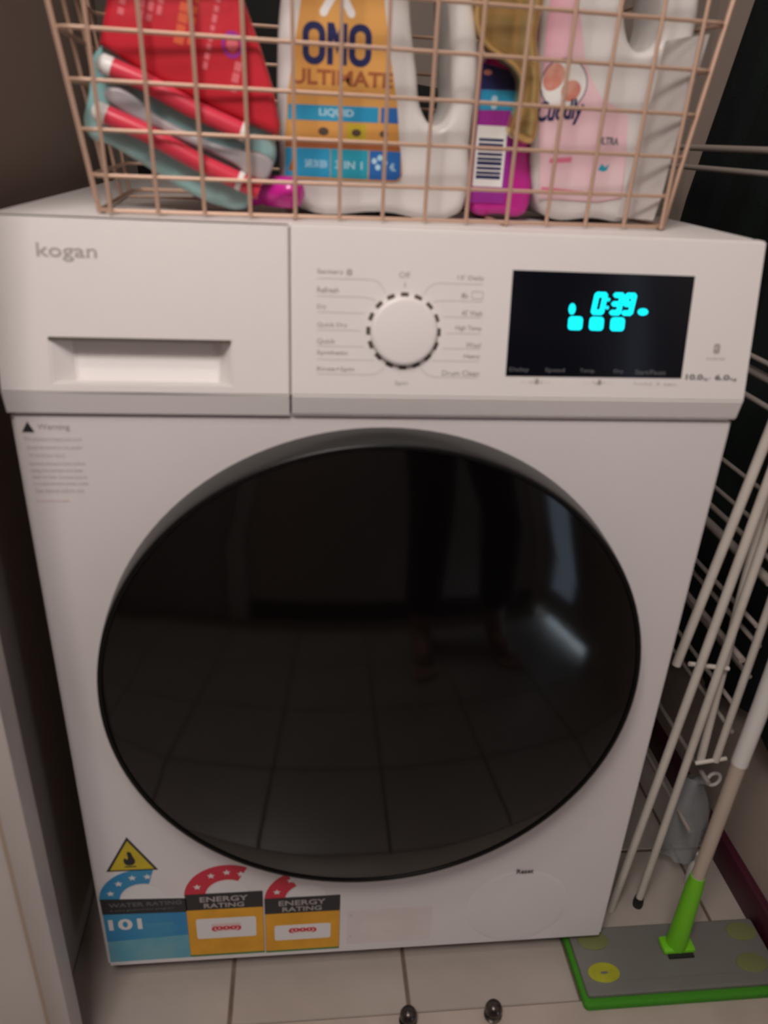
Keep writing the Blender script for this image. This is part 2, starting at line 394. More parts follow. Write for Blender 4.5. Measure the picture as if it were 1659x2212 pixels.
# printing on the panel
for s, xx, w in (('-- child --', 0.105, 0.024), ('-- light --', 0.158, 0.024), ('hold 3 sec.', 0.200, 0.038)):
    text('panel_print', s, xx, T(0.7375), w, 0.0030, 'print_light', PANEL, wm, 0.0002)
slab('panel_print', rect(0.1165, T(0.7372), 0.1195, T(0.7415), 0.0008), 0.0001, 0.0002, 'print_grey', PANEL, wm)
slab('panel_print', rect(0.1690, T(0.7372), 0.1720, T(0.7415), 0.0008), 0.0001, 0.0002, 'print_grey', PANEL, wm)
for s, z, w in (('Sanitary', 0.8155, 0.020), ('Refresh', 0.8027, 0.0165), ('Dry', 0.7902, 0.007), ('Quick Dry', 0.7770, 0.0235), ('Quick', 0.7650, 0.014), ('Synthetic', 0.7563, 0.024), ('Rinse+Spin', 0.7440, 0.029)):
    text('program_caption', s, -0.0592, T(z), w, 0.0042, 'print_grey', PANEL, wm, 0.0002, bold=0.01)
text('program_caption', '8', -0.0370, T(0.8155), 0.0045, 0.0048, 'print_grey', PANEL, wm, 0.0002, bold=0.02)
for s, z, w in (("15' Daily", 0.8140, 0.021), ('Mix', 0.8014, 0.005), ('45\' Wash', 0.7885, 0.0165), ('High Temp', 0.7768, 0.021), ('Wool', 0.7645, 0.012), ('Heavy', 0.7555, 0.013), ('Drum Clean', 0.7428, 0.030)):
    xr = 0.0700 if s != 'Mix' else 0.0580
    text('program_caption', s, xr - w, T(z), w, 0.0042, 'print_grey', PANEL, wm, 0.0002, bold=0.01)
slab('program_icon', [rect(0.0605, T(0.8010), 0.0700, T(0.8068), 0.001), rect(0.0612, T(0.8016), 0.0693, T(0.8062), 0.0006)], 0.0001, 0.0002, 'print_light', PANEL, wm)
text('program_caption', 'Off', 0.0035, T(0.8150), 0.0085, 0.0042, 'print_grey', PANEL, wm, 0.0002)
text('program_caption', 'Spin', 0.0025, T(0.7340), 0.0100, 0.0042, 'print_grey', PANEL, wm, 0.0002)
KX, KT, RR = 0.0082, T(0.7757), 0.0278
def leader(pts):
    bm = bmesh.new(); w = 0.00022
    P_ = [Vector((a, b, 0)) for a, b in pts]
    for A, B in zip(P_, P_[1:]):
        d = (B - A).normalized(); n_ = Vector((-d.y, d.x, 0)) * w
        bm.faces.new([bm.verts.new(PANEL @ (q + Vector((0, 0, 0.00025)))) for q in (A + n_, A - n_, B - n_, B + n_)])
    bm_obj('leader_line', bm, 'print_light', wm)
for sgn, zs in ((-1, (0.8130, 0.8002, 0.7885, 0.7755, 0.7635, 0.7535, 0.7425)), (1, (0.8118, 0.7992, 0.7872, 0.7750, 0.7635, 0.7540, 0.7415))):
    for i, z in enumerate(zs):
        t_ = T(z); far = -0.0590 if sgn < 0 else 0.0695
        dz = t_ - KT
        if abs(dz) < RR * 0.75:
            ex = KX + sgn * (math.sqrt(max(0, (RR + 0.004) ** 2 - dz ** 2)) + 0.002); leader([(far, t_), (ex, t_)])
        else:
            a = math.radians(62 if abs(dz) > 0.03 else 45); sg = 1 if dz > 0 else -1
            ex, et = KX + sgn * (RR + 0.004) * math.cos(a), KT + sg * (RR + 0.004) * math.sin(a)
            mx = ex + sgn * 0.012; pts = [(far, t_)]
            for k in range(6):
                u_ = k / 5; pts.append((mx * (1 - u_) ** 2 + 2 * u_ * (1 - u_) * (ex + sgn * .004) + u_ * u_ * ex, t_ * (1 - u_) ** 2 + 2 * u_ * (1 - u_) * t_ + u_ * u_ * et))
            leader(pts)
slab('dial_tick', rect(KX - 0.0008, KT + RR + 0.005, KX + 0.0008, KT + RR + 0.009, 0.0004), 0.0001, 0.0002, 'print_light', PANEL, wm)
kn = lathe('knob', [(0.0262, 0.0), (0.0262, 0.0035), (0.0258, 0.0046), (0.0248, 0.0055), (0.0225, 0.0059), (0.0, 0.0060)], PANEL @ Matrix.Translation((KX, KT, 0)), 'knob', wm, 64, label='round white program dial')
for k in range(16):
    a = PI / 2 - 2 * PI * k / 16
    R_ = PANEL @ Matrix.Translation((KX, KT, 0)) @ Matrix.Rotation(a - PI / 2, 4, 'Z') @ Matrix.Translation((0, RR, 0))
    slab('dial_tick', rect(-0.0030, -0.0015, 0.0030, 0.0015, 0.0005), 0.0003, 0.0001, 'brown_tick', R_, wm)
# badge and capacity at the right end
slab('inverter_badge', [rect(0.2645, T(0.7635), 0.2700, T(0.7715), 0.0018), circ(0.2665, T(0.7680), 0.0008, n=10)], 0.0001, 0.0002, 'print_grey', PANEL, wm, label='small grey motor badge')
text('inverter_badge', 'INVERTER', 0.2595, T(0.7585), 0.016, 0.0022, 'print_light', PANEL, wm, 0.0002)
text('capacity_print', '10.0', 0.2437, T(0.7425), 0.0145, 0.0046, 'print_dark', PANEL, wm, 0.0002, bold=0.02)
text('capacity_print', 'kg /', 0.2590, T(0.7418), 0.0060, 0.0030, 'print_dark', PANEL, wm, 0.0002)
text('capacity_print', '6.0', 0.2690, T(0.7425), 0.0125, 0.0046, 'print_dark', PANEL, wm, 0.0002, bold=0.02)
text('capacity_print', 'kg', 0.2825, T(0.7418), 0.0055, 0.0030, 'print_dark', PANEL, wm, 0.0002)
# door
DM = Matrix.Translation((-0.002, 0, 0.4447)) @ FRONT
door = lathe('door', [(0.247, -0.0), (0.2525, 0.0003), (0.2528, 0.004), (0.2524, 0.016), (0.2516, 0.026), (0.2508, 0.0318), (0.2502, 0.0330), (0.2490, 0.0330), (0.2490, 0.028)], DM, 'rimside', wm, 128, label='dark grey round door ring')
lathe('door_rim', [(0.2502, 0.0325), (0.2503, 0.0336), (0.2494, 0.0345), (0.2478, 0.0347), (0.2464, 0.0343), (0.2455, 0.030)], DM, 'rim', door, 128, label='thin black rim around the glass')
gp = []
for i in range(15):
    r = 0.2454 * (1 - i / 14); gp.append((r, 0.0340 + 0.0175 * (1 - (r / 0.2454) ** 2) - (0.001 if i == 0 else 0)))
lathe('door_glass', gp, DM, 'glass', door, 128, label='dark domed door glass', smooth=3.0)
# filter hatch: a round cover with a fine groove
cyc = DM = Matrix.Translation((0.1825, 0, 0.0945)) @ FRONT
lathe('filter_cover', [(0.0612, 0.0), (0.0600, 0.00025), (0.0580, 0.0004), (0.056, 0.0005), (0.0, 0.0005)], DM, 'enamel', wm, 72)
text('filter_print', 'Reset', 0.1740, 0.1530, 0.0200, 0.0072, 'brown_tick', FRONT, wm, 0.0014, bold=0.02, label='small grey word above the round cover')

# warning text, top left of the body
slab('warning_triangle', [(-0.2900, 0.6905), (-0.2805, 0.6905), (-0.2848, 0.6995)], 0.0001, 0.0002, 'black', FRONT, wm, label='small black warning triangle')
text('warning_text', 'Warning', -0.2778, 0.6915, 0.0245, 0.0062, 'print_grey', FRONT, wm, 0.0002, bold=0.01)
for s, x, z, w in (('This product is heavy and must', -0.2895, 0.6825, 0.0440), ('always be moved by two people', -0.2880, 0.6755, 0.0420), ('to avoid any injury.', -0.2875, 0.6688, 0.0280),
                   ('Remove transport bolts before', -0.2885, 0.6615, 0.0430), ('using the machine and keep', -0.2880, 0.6556, 0.0400), ('them for later. Connect only to', -0.2878, 0.6497, 0.0425),
                   ('a suitable earthed power outlet', -0.2875, 0.6440, 0.0425), ('See manual before use.', -0.2872, 0.6382, 0.0385)):
    text('warning_text', s, x, z, w, 0.0042, 'print_light', FRONT, wm, 0.0002)
text('warning_text', 'Do not remove label', -0.2880, 0.6295, 0.026, 0.0030, 'pinkish', FRONT, wm, 0.0002)

# stickers at the bottom left
ft = slab('flame_sticker', [(-0.2815, 0.1895), (-0.2272, 0.1890), (-0.2555, 0.2400)], 0.0003, 0.0001, 'black', FRONT, wm, label='yellow and black triangular flammable hazard sticker')
slab('sticker_print', [(-0.2775, 0.1915), (-0.2312, 0.1910), (-0.2555, 0.2345)], 0.0001, 0.0004, 'yellow', FRONT, ft)
slab('sticker_print', [(-0.2560, 0.2185), (-0.2515, 0.2100), (-0.2500, 0.2030), (-0.2535, 0.1985), (-0.2590, 0.1985), (-0.2618, 0.2035), (-0.2600, 0.2090), (-0.2585, 0.2070)], 0.0001, 0.00052, 'black', FRONT, ft, smooth_loop=True)
slab('sticker_print', rect(-0.2615, 0.1950, -0.2495, 0.1968), 0.0001, 0.00052, 'black', FRONT, ft)
def arch(cx, cz, ro, ri, a0, a1, m, parent, stars, th=0.0003, z0=0.0001):
    n = 16; out = [(cx + ro * math.cos(math.radians(a0 + (a1 - a0) * i / n)), cz + ro * math.sin(math.radians(a0 + (a1 - a0) * i / n))) for i in range(n + 1)]
    out += [(cx + ri * math.cos(math.radians(a1 + (a0 - a1) * i / n)), cz + ri * math.sin(math.radians(a1 + (a0 - a1) * i / n))) for i in range(n + 1)]
    slab('star_arch', out, th, z0, m, FRONT, parent)
    rm = (ro + ri) / 2
    for a in stars:
        slab('star', star(cx + rm * math.cos(math.radians(a)), cz + rm * math.sin(math.radians(a)), 0.0045), 0.0001, z0 + th, 'stickerwhite', FRONT, parent)
# water label (white backing, blue arch)
wl = slab('water_rating_label', [(-0.2942, 0.0368), (-0.2010, 0.0380), (-0.2000, 0.1435), (-0.2935, 0.1475)], 0.0003, 0.00005, 'stickerwhite', FRONT, wm, label='blue water rating label with starred half arch')
arch(-0.2460, 0.1420, 0.0482, 0.0262, 74, 178, 'wblue', wl, (80, 105, 132, 160))
slab('sticker_print', circ(-0.246, 0.1420, 0.0225, 0.0225, 20, 0, PI), 0.0001, 0.0002, 'stickerwhite', FRONT, wl)
slab('sticker_print', [(-0.2932, 0.1215), (-0.2008, 0.1185), (-0.2012, 0.1415), (-0.2935, 0.1465)], 0.0001, 0.0005, 'black', FRONT, wl)
text('sticker_text', 'WATER RATING', -0.2850, 0.1325, 0.0790, 0.0065, 'print_faint', FRONT, wl, 0.0008, bold=0.02)
text('sticker_text', 'A joint government program', -0.2850, 0.1250, 0.0700, 0.0035, 'print_faint', FRONT, wl, 0.0008)
slab('sticker_print', [(-0.2930, 0.0750), (-0.2012, 0.0800), (-0.2010, 0.1185), (-0.2930, 0.1215)], 0.0001, 0.0005, 'wblue', FRONT, wl)
slab('sticker_print', [(-0.2932, 0.0390), (-0.2022, 0.0398), (-0.2016, 0.0800), (-0.2930, 0.0750)], 0.0001, 0.0005, 'wteal', FRONT, wl)
text('sticker_text', '101', -0.2885, 0.0945, 0.0365, 0.0180, 'stickerwhite', FRONT, wl, 0.0008, bold=0.03)
text('sticker_text', 'litres per wash', -0.2480, 0.0985, 0.0300, 0.0050, 'wteal', FRONT, wl, 0.0008)
def energy(x0, x1, z0, zb, zt, cx, stars, a0, white, label):
    e = slab('energy_rating_label', rect(x0, z0, x1, zt), 0.0003, 0.0003, 'black', FRONT, wm, label=label)
    arch(cx, zt - 0.004, 0.0480, 0.0250, a0, 178, 'red', e, stars, z0=0.0001)
    slab('sticker_print', circ(cx, zt - 0.002, 0.0215, 0.0215, 20, 0, PI), 0.0001, 0.0001, 'stickerwhite', FRONT, e)
    slab('sticker_print', rect(x0 + 0.0003, z0 + 0.0030, x1 - 0.0003, zb), 0.0001, 0.0007, 'amber', FRONT, e)
    slab('sticker_print', rect(x0 + 0.0003, z0, x1 - 0.0003, z0 + 0.0030), 0.0001, 0.0007, 'green', FRONT, e)
    wx0, wz0, wx1, wz1 = white
    slab('sticker_print', rect(wx0, wz0, wx1, wz1, 0.003), 0.0001, 0.0009, 'stickerwhite', FRONT, e)
    w = wx1 - wx0
    slab('sticker_print', rect(wx0 + w * .25, wz0 + 0.012, wx1 - w * .25, wz1 - 0.009, 0.003), 0.0001, 0.0011, 'pinkish', FRONT, e)
    text('sticker_text', '(000)', wx0 + w * .25, wz0 + 0.0120, w * .5, 0.0085, 'red', FRONT, e, 0.0013, bold=0.05)
    text('sticker_text', 'ENERGY', x0 + 0.016, zb + 0.013, (x1 - x0) * .62, 0.0085, 'print_grey', FRONT, e, 0.0010, bold=0.02)
    text('sticker_text', 'RATING', x0 + 0.020, zb + 0.003, (x1 - x0) * .52, 0.0075, 'print_grey', FRONT, e, 0.0010, bold=0.02)
energy(-0.2022, -0.1165, 0.0402, 0.1205, 0.1465, -0.1548, (65, 90, 118, 155), 62, (-0.1925, 0.0715, -0.1252, 0.1055), 'yellow energy rating label with a long red starred arch')
energy(-0.1150, -0.0290, 0.0395, 0.1070, 0.1330, -0.0668, (120, 158), 118, (-0.1045, 0.0605, -0.0395, 0.0865), 'yellow energy rating label with a short red arch')
pk = slab('pink_sticker', rect(-0.0205, 0.0450, 0.0800, 0.1045, 0.002), 0.0002, 0.0001, 'pale_pink', FRONT, wm, label='very pale pink sticker')
for k in range(5):
    text('sticker_text', '- keep this side clear of children', 0.000, 0.0930 - k * 0.0095, 0.07 - 0.008 * (k % 2), 0.0040, 'pinkish', FRONT, pk, 0.0004)
for z in (0.0962, 0.0600): slab('sticker_print', circ(-0.0158, z, 0.0014, n=10), 0.0001, 0.0004, 'print_light', FRONT, pk)

# ------------------------------------------------------------------ wire basket
ZT = 0.8505
bang = math.radians(4.6)
BM = Matrix.Translation((0.0077, 0.0530, ZT)) @ Matrix.Rotation(bang, 4, 'Z')
BW, BD, BH = 0.2225, 0.215, 0.250
FLX, FLY = 0.140, 0.0      # flare per metre of height, sideways; the front stands upright
bk = thing('wire_basket', 'copper wire storage basket standing on top of the washing machine', 'basket', (0.0077, 0.18, ZT))
wr = 0.00165
def bpt(x, y, z): return BM @ Vector((x, y, z))
def ringpts(z, e=0.0):
    hx = BW + 0.006 + FLX * z; r = 0.012; out = []
    y0, y1 = 0.0 - e, BD + 0.10 * z
    for cx, cy, a0 in ((hx - r, y0 + r, -90), (hx - r, y1 - r, 0), (-hx + r, y1 - r, 90), (-hx + r, y0 + r, 180)):
        for i in range(4):
            a = math.radians(a0 + 30 * i); out.append(bpt(cx + r * math.cos(a), cy + r * math.sin(a), z))
    return out
for z in (0.0025, 0.0265, 0.0565, 0.0875, 0.1185, 0.1505, 0.1825, 0.2145):
    tube('hoop_wire', ringpts(z), wr, 'copper', bk, 6, closed=True)
tube('rim_wire', ringpts(BH), 0.003, 'copper', bk, 8, closed=True, label='thicker top rim wire')
for i in range(14):
    x = -0.2205 + i * 0.4445 / 13; xt = x * (1 + 0.028)
    tube('upright_wire', [bpt(x, -0.002, 0.001), bpt(xt, -0.002, BH)], wr, 'copper', bk, 6)
    if i in (5, 10): tube('upright_wire', [bpt(x, BD + 0.002, 0.001), bpt(xt, BD + 0.10 * BH + 0.002, BH)], wr, 'copper', bk, 6)
    if i in (4, 9): tube('base_wire', [bpt(x, -0.002, 0.001), bpt(x, BD, 0.001)], wr * .9, 'copper', bk, 6)
for sx in (-1, 1):
    for k in range(4):
        y = 0.006 + k * 0.065
        tube('upright_wire', [bpt(sx * (BW + 0.007), y, 0.001), bpt(sx * (BW + 0.007 + FLX * BH), y * 1.06, BH)], wr * (1.25 if k == 0 else 1), 'copper', bk, 6)
for k in (4, 7): tube('base_wire', [bpt(-BW, 0.034 * k, 0.0025), bpt(BW, 0.034 * k, 0.0025)], wr * .9, 'copper', bk, 6)

# ------------------------------------------------------------------ things in the basket
ZB = 0.8555
def jug_taper(y0, y1, zbot): pass
M_.update(
    jugwhite=mat('white_jug_plastic', (0.72, 0.695, 0.675), 0.32, noise=0.02, nscale=10),
    orange=mat('orange_label', (0.66, 0.29, 0.05), 0.4, col2=(0.72, 0.37, 0.10), nscale=9),
    navy=mat('navy_print', (0.012, 0.018, 0.10), 0.4),
    brownp=mat('brown_print', (0.36, 0.11, 0.035), 0.45),
    lblue=mat('sky_blue_band', (0.02, 0.30, 0.55), 0.4, col2=(0.03, 0.36, 0.60), nscale=30),
    lblue2=mat('royal_blue_band', (0.02, 0.14, 0.45), 0.4),
    whitep=mat('white_print', (0.85, 0.85, 0.83), 0.4),
    palebluep=mat('pale_blue_text', (0.45, 0.70, 0.82), 0.4),
    darkicon=mat('dark_icon_print', (0.10, 0.06, 0.04), 0.5),
    capblue=mat('blue_cap', (0.03, 0.12, 0.42), 0.35),
    pink=mat('pink_label', (0.76, 0.40, 0.49), 0.4, col2=(0.80, 0.56, 0.60), nscale=11),
    palepink=mat('pale_pink_label', (0.80, 0.62, 0.64), 0.4, col2=(0.78, 0.52, 0.58), nscale=14),
    rose=mat('rose_print', (0.76, 0.20, 0.32), 0.4),
    salmon=mat('salmon_print', (0.62, 0.20, 0.15), 0.45, col2=(0.70, 0.36, 0.28), nscale=60),
    magenta=mat('magenta_plastic', (0.62, 0.02, 0.33), 0.22, spec=0.6),
    purple=mat('purple_label', (0.36, 0.03, 0.34), 0.35),
    teal=mat('teal_print', (0.02, 0.34, 0.48), 0.4),
    gold=mat('gold_plastic', (0.72, 0.50, 0.20), 0.27, metal=0.8),
    redpack=mat('red_packet_film', (0.64, 0.025, 0.045), 0.33, col2=(0.55, 0.02, 0.035), nscale=14, bump=0.25, bscale=26),
    redpink=mat('pale_red_print', (0.78, 0.17, 0.20), 0.4),
    orangered=mat('orange_red_print', (0.74, 0.13, 0.05), 0.4),
    rollred=mat('red_roll', (0.72, 0.05, 0.09), 0.3),
    tealfilm=mat('teal_film', (0.25, 0.52, 0.53), 0.28, col2=(0.34, 0.50, 0.49), nscale=16, bump=0.3, bscale=30),
    greyband=mat('grey_film_band', (0.30, 0.33, 0.36), 0.3, col2=(0.50, 0.42, 0.42), nscale=12, bump=0.2, bscale=30),
    blackbag=mat('black_fabric', (0.004, 0.004, 0.004), 0.9, bump=0.2, bscale=120),
    paper=mat('white_paper', (0.74, 0.70, 0.68), 0.6, bump=0.1, bscale=20),
)
# large white detergent jug
oj = thing('detergent_jug', 'white laundry detergent jug with an orange OMO label and open handle', 'bottle', (-0.01, 0.125, ZB))
body = [(-0.0720, ZB), (-0.0050, ZB - 0.0006), (0.0600, ZB), (0.0668, 0.8720), (0.0655, 0.9102), (0.0671, 0.9656), (0.0579, 1.0112), (0.0440, 1.0650), (0.0150, 1.0950), (-0.0120, 1.1000), (-0.0420, 1.0950), (-0.0700, 1.0600), (-0.0852, 1.0031), (-0.0892, 0.9561), (-0.0885, 0.9000), (-0.0860, 0.8700)]
hole = [(0.0100, 1.0250), (0.0115, 0.9980), (0.0185, 0.9600), (0.0260, 0.9290), (0.0355, 0.9215), (0.0450, 0.9300), (0.0455, 0.9623), (0.0400, 1.0029), (0.0310, 1.0420), (0.0180, 1.0460)]
slab('jug_body', [body, hole], 0.084, 0.0, 'jugwhite', front_at(0.168), oj, bev=0.0095, smooth_loop=True, bres=4)
lathe('cap', [(0, 0), (0.026, 0), (0.026, 0.03), (0.022, 0.038), (0, 0.038)], Matrix.Translation((-0.022, 0.126, 1.096)), 'capblue', oj, 32, label='blue screw cap')
FL = front_at(0.0832)
lab = [(-0.0680, 1.0400), (-0.0709, 0.9982), (-0.0775, 0.9600), (-0.0816, 0.9353), (-0.0838, 0.9065), (-0.0838, 0.8840), (-0.0815, 0.8790), (-0.0780, 0.8782), (0.0040, 0.8785), (0.0088, 0.8800), (0.0108, 0.8850), (0.0095, 0.8950), (0.0070, 0.9072), (0.0037, 0.9362), (-0.0040, 0.9720), (-0.0090, 1.0016), (-0.0140, 1.0400)]
lb = slab('label_front', lab, 0.0006, -0.0004, 'orange', FL, oj, label='orange and blue printed label')
for nm, q, m_ in (('b', [(-0.0815, 0.9205), (-0.0105, 0.9210), (-0.0105, 0.9318), (-0.0808, 0.9312)], 'lblue'), ('b', [(-0.0085, 0.9210), (0.0055, 0.9212), (0.0040, 0.9322), (-0.0085, 0.9318)], 'lblue2'),
                  ('b', [(-0.0836, 0.9012), (0.0084, 0.9015), (0.0072, 0.9062), (-0.0832, 0.9052)], 'brownp'),
                  ('b', [(-0.0838, 0.8800), (-0.0480, 0.8798), (-0.0480, 0.9010), (-0.0835, 0.9006)], 'lblue'), ('b', [(-0.0475, 0.8798), (-0.0175, 0.8796), (-0.0175, 0.9010), (-0.0475, 0.9010)], 'teal'),
                  ('b', [(-0.0165, 0.8796), (0.0060, 0.8798), (0.0095, 0.8830), (0.0085, 0.9010), (-0.0165, 0.9010)], 'lblue2')):
    slab('label_print', q, 0.0001, 0.0003, m_, FL, lb)
def ring_letter(cx):
    w, h, t_ = 0.0172, 0.0280, 0.0048
    slab('brand_letter', [rect(cx - w / 2, 0.9585, cx + w / 2, 0.9585 + h, 0.0080, 6), rect(cx - w / 2 + t_, 0.9585 + t_, cx + w / 2 - t_, 0.9585 + h - t_, 0.0036, 6)], 0.0001, 0.0003, 'navy', FL, lb)
ring_letter(-0.0612); ring_letter(-0.0262)
slab('brand_letter', [(-0.0512, 0.9590), (-0.0468, 0.9590), (-0.0468, 0.9765), (-0.0437, 0.9660), (-0.0407, 0.9765), (-0.0407, 0.9590), (-0.0362, 0.9590), (-0.0362, 0.9863), (-0.0412, 0.9863), (-0.0437, 0.9790), (-0.0462, 0.9863), (-0.0512, 0.9863)], 0.0001, 0.0003, 'navy', FL, lb)
text('brand_text', 'ULTIMATE', -0.0785, 0.9452, 0.0780, 0.0105, 'brownp', FL, lb, 0.0004, bold=0.03)
text('brand_text', 'LIQUID', -0.0570, 0.9232, 0.0270, 0.0062, 'palebluep', FL, lb, 0.0005, bold=0.03)
for cx, a in ((-0.0530, -0.55), (-0.0345, 0.55)):
    slab('label_print', [(cx + (u * math.cos(a) - v * math.sin(a)), 0.9945 + (u * math.sin(a) + v * math.cos(a))) for u, v in ((0, 0.013), (0.0028, 0.001), (0.0024, -0.0035), (0, -0.005), (-0.0024, -0.0035), (-0.0028, 0.001))], 0.0001, 0.0003, 'whitep', FL, lb, smooth_loop=True)
for cx, r in ((-0.0535, 0.0042), (-0.0275, 0.0038), (-0.0055, 0.0035)):
    slab('label_print', [circ(cx, 0.9132, r, r * .7, 12)], 0.0001, 0.0003, 'darkicon', FL, lb)
slab('label_print', rect(-0.0352, 0.9070, -0.0200, 0.9195), 0.0001, 0.0002, 'yellow', FL, lb)
for s, x, w in (('SAFE ON SKIN', -0.068, 0.0175), ('3 IN 1', -0.044, 0.022), ('4L', 0.000, 0.005)):
    text('brand_text', s, x, 0.8868, w, 0.0058, 'palebluep', FL, lb, 0.0005, bold=0.02)
for cx, cz in ((-0.0125, 0.8935), (-0.0080, 0.8960), (-0.0095, 0.8890), (-0.0040, 0.8925)): slab('label_print', circ(cx, cz, 0.0022, n=10), 0.0001, 0.0004, 'palebluep', FL, lb)
slab('label_print', [(-0.0815, 0.8840), (-0.0745, 0.8840), (-0.0780, 0.8930)], 0.0001, 0.0004, 'brownp', FL, lb)

# pink and white softener jug
cj = thing('softener_jug', 'white fabric softener jug with a pink label and handle at the right', 'bottle', (0.185, 0.135, ZB))
body = [(0.1420, ZB), (0.1850, ZB - 0.0006), (0.2270, ZB), (0.2400, 0.8750), (0.2490, 0.9096), (0.2510, 0.9635), (0.2510, 1.0229), (0.2360, 1.0700), (0.2000, 1.1000), (0.1600, 1.1020), (0.1250, 1.0750), (0.1150, 1.0155), (0.1200, 0.9500), (0.1290, 0.8720)]
hole = [(0.1800, 1.0500), (0.1850, 1.0173), (0.1910, 0.9950), (0.1970, 0.9860), (0.2045, 0.9825), (0.2130, 0.9860), (0.2175, 0.9960), (0.2160, 1.0185), (0.2080, 1.0520), (0.1950, 1.0620)]
# the jug's right edge leans outwards as the jug narrows towards its foot
body = [(x - (0.0065 if (x > 0.24) else 0.006 if x > 0.2 else 0.0), z) for x, z in body]
hole = [(x - 0.002, z) for x, z in hole]
slab('jug_body', [body, hole], 0.074, 0.0, 'jugwhite', front_at(0.176), cj, bev=0.0095, smooth_loop=True, bres=4)
lathe('cap', [(0, 0), (0.024, 0), (0.024, 0.03), (0.02, 0.036), (0, 0.036)], Matrix.Translation((0.175, 0.139, 1.097)), 'pink', cj, 32, label='pink screw cap')
FC = front_at(0.1012)
lab = [(0.1220, 1.0350), (0.1210, 0.9900), (0.1240, 0.9300), (0.1320, 0.8695), (0.1850, 0.8685), (0.2050, 0.8726), (0.2040, 0.9000), (0.1990, 0.9350), (0.1930, 0.9400), (0.1743, 0.9480), (0.1640, 0.9600), (0.1565, 0.9729), (0.1500, 0.9950), (0.1437, 1.0122), (0.1400, 1.0350)]
lc = slab('label_front', lab, 0.0006, -0.0004, 'pink', FC, cj, label='pink printed label')
slab('label_print', [(0.1325, 0.8705), (0.1845, 0.8695), (0.2040, 0.8735), (0.2030, 0.9000), (0.1985, 0.9300), (0.1850, 0.9340), (0.1650, 0.9200), (0.1450, 0.9100), (0.1290, 0.9020)], 0.0001, 0.0003, 'palepink', FC, lc, smooth_loop=False)
slab('label_print', [circ(0.1410, 0.9560, 0.0190, 0.0180)], 0.0001, 0.0003, 'whitep', FC, lc)
slab('label_print', [circ(0.1410, 0.9560, 0.0196, 0.0186), circ(0.1410, 0.9560, 0.0188, 0.0178)], 0.0001, 0.0004, 'navy', FC, lc)
slab('label_print', [(0.1240, 0.9630), (0.1300, 0.9700), (0.1390, 0.9680), (0.1400, 0.9590), (0.1340, 0.9520), (0.1260, 0.9520)], 0.0001, 0.0004, 'salmon', FC, lc, smooth_loop=True)
slab('label_print', [(0.1400, 0.9540), (0.1460, 0.9590), (0.1540, 0.9570), (0.1550, 0.9500), (0.1480, 0.9440), (0.1410, 0.9470)], 0.0001, 0.0004, 'salmon', FC, lc, smooth_loop=True)
text('brand_text', 'Cuddly', 0.1225, 0.9235, 0.0400, 0.0190, 'navy', FC, lc, 0.0006, bold=0.03, rot=0.12, shear=0.3)
text('brand_text', 'ULTRA', 0.1760, 0.9135, 0.0185, 0.0058, 'print_faint', FC, lc, 0.0006, bold=0.03)
slab('label_print', [(0.1800, 0.8940), (0.1830, 0.8990), (0.1862, 0.8962), (0.1895, 0.8992), (0.1882, 0.8940), (0.1850, 0.8928)], 0.0001, 0.0004, 'teal', FC, lc)
slab('label_print', [(0.1330, 0.8790), (0.1740, 0.8765), (0.1740, 0.8738), (0.1330, 0.8738)], 0.0001, 0.0004, 'rose', FC, lc)
slab('label_print', [(0.1370, 0.9010), (0.1560, 0.9030), (0.1560, 0.8990), (0.1370, 0.8975)], 0.0001, 0.0004, 'rose', FC, lc)

# magenta spray bottle with gold trigger
sp = thing('spray_bottle', 'magenta stain remover spray bottle with a gold trigger head', 'bottle', (0.1, 0.12, ZB))
slab('bottle_body', [(0.0775, ZB), (0.1000, ZB - 0.0004), (0.1225, ZB), (0.1268, 0.8650), (0.1190, 0.9152), (0.1150, 0.9500), (0.1050, 0.9720), (0.1010, 0.9950), (0.0870, 0.9950), (0.0830, 0.9780), (0.0760, 0.9680), (0.0740, 0.9400), (0.0735, 0.9000), (0.0735, 0.8650)], 0.044, 0.0, 'magenta', front_at(0.150), sp, bev=0.007, smooth_loop=True)
FS = front_at(0.1052)
ls = slab('label_front', [(0.0738, 0.8640), (0.1030, 0.8640), (0.1060, 0.9200), (0.1080, 0.9500), (0.0960, 0.9640), (0.0738, 0.9680)], 0.0006, -0.0004, 'purple', FS, sp, label='blue and purple printed label')
slab('label_print', [(0.0740, 0.9495), (0.1075, 0.9500), (0.0955, 0.9638), (0.0740, 0.9678)], 0.0001, 0.0003, 'navy', FS, ls)
slab('label_print', [(0.0740, 0.9345), (0.1065, 0.9355), (0.1072, 0.9498), (0.0740, 0.9492)], 0.0001, 0.0003, 'lblue', FS, ls)
slab('label_print', circ(0.0785, 0.9615, 0.0035, 0.002, 12), 0.0001, 0.0004, 'salmon', FS, ls)
slab('label_print', rect(0.0835, 0.9355, 0.0885, 0.9455, 0.002), 0.0001, 0.0004, 'palebluep', FS, ls)
slab('label_print', rect(0.0738, 0.8770, 0.0995, 0.9235), 0.0001, 0.0003, 'whitep', FS, ls)
for k in range(9):
    slab('barcode_bar', rect(0.0760, 0.8830 + k * 0.0036, 0.0970, 0.8852 + k * 0.0036 + (0.0006 if k % 3 == 0 else 0)), 0.0001, 0.0004, 'navy', FS, ls)
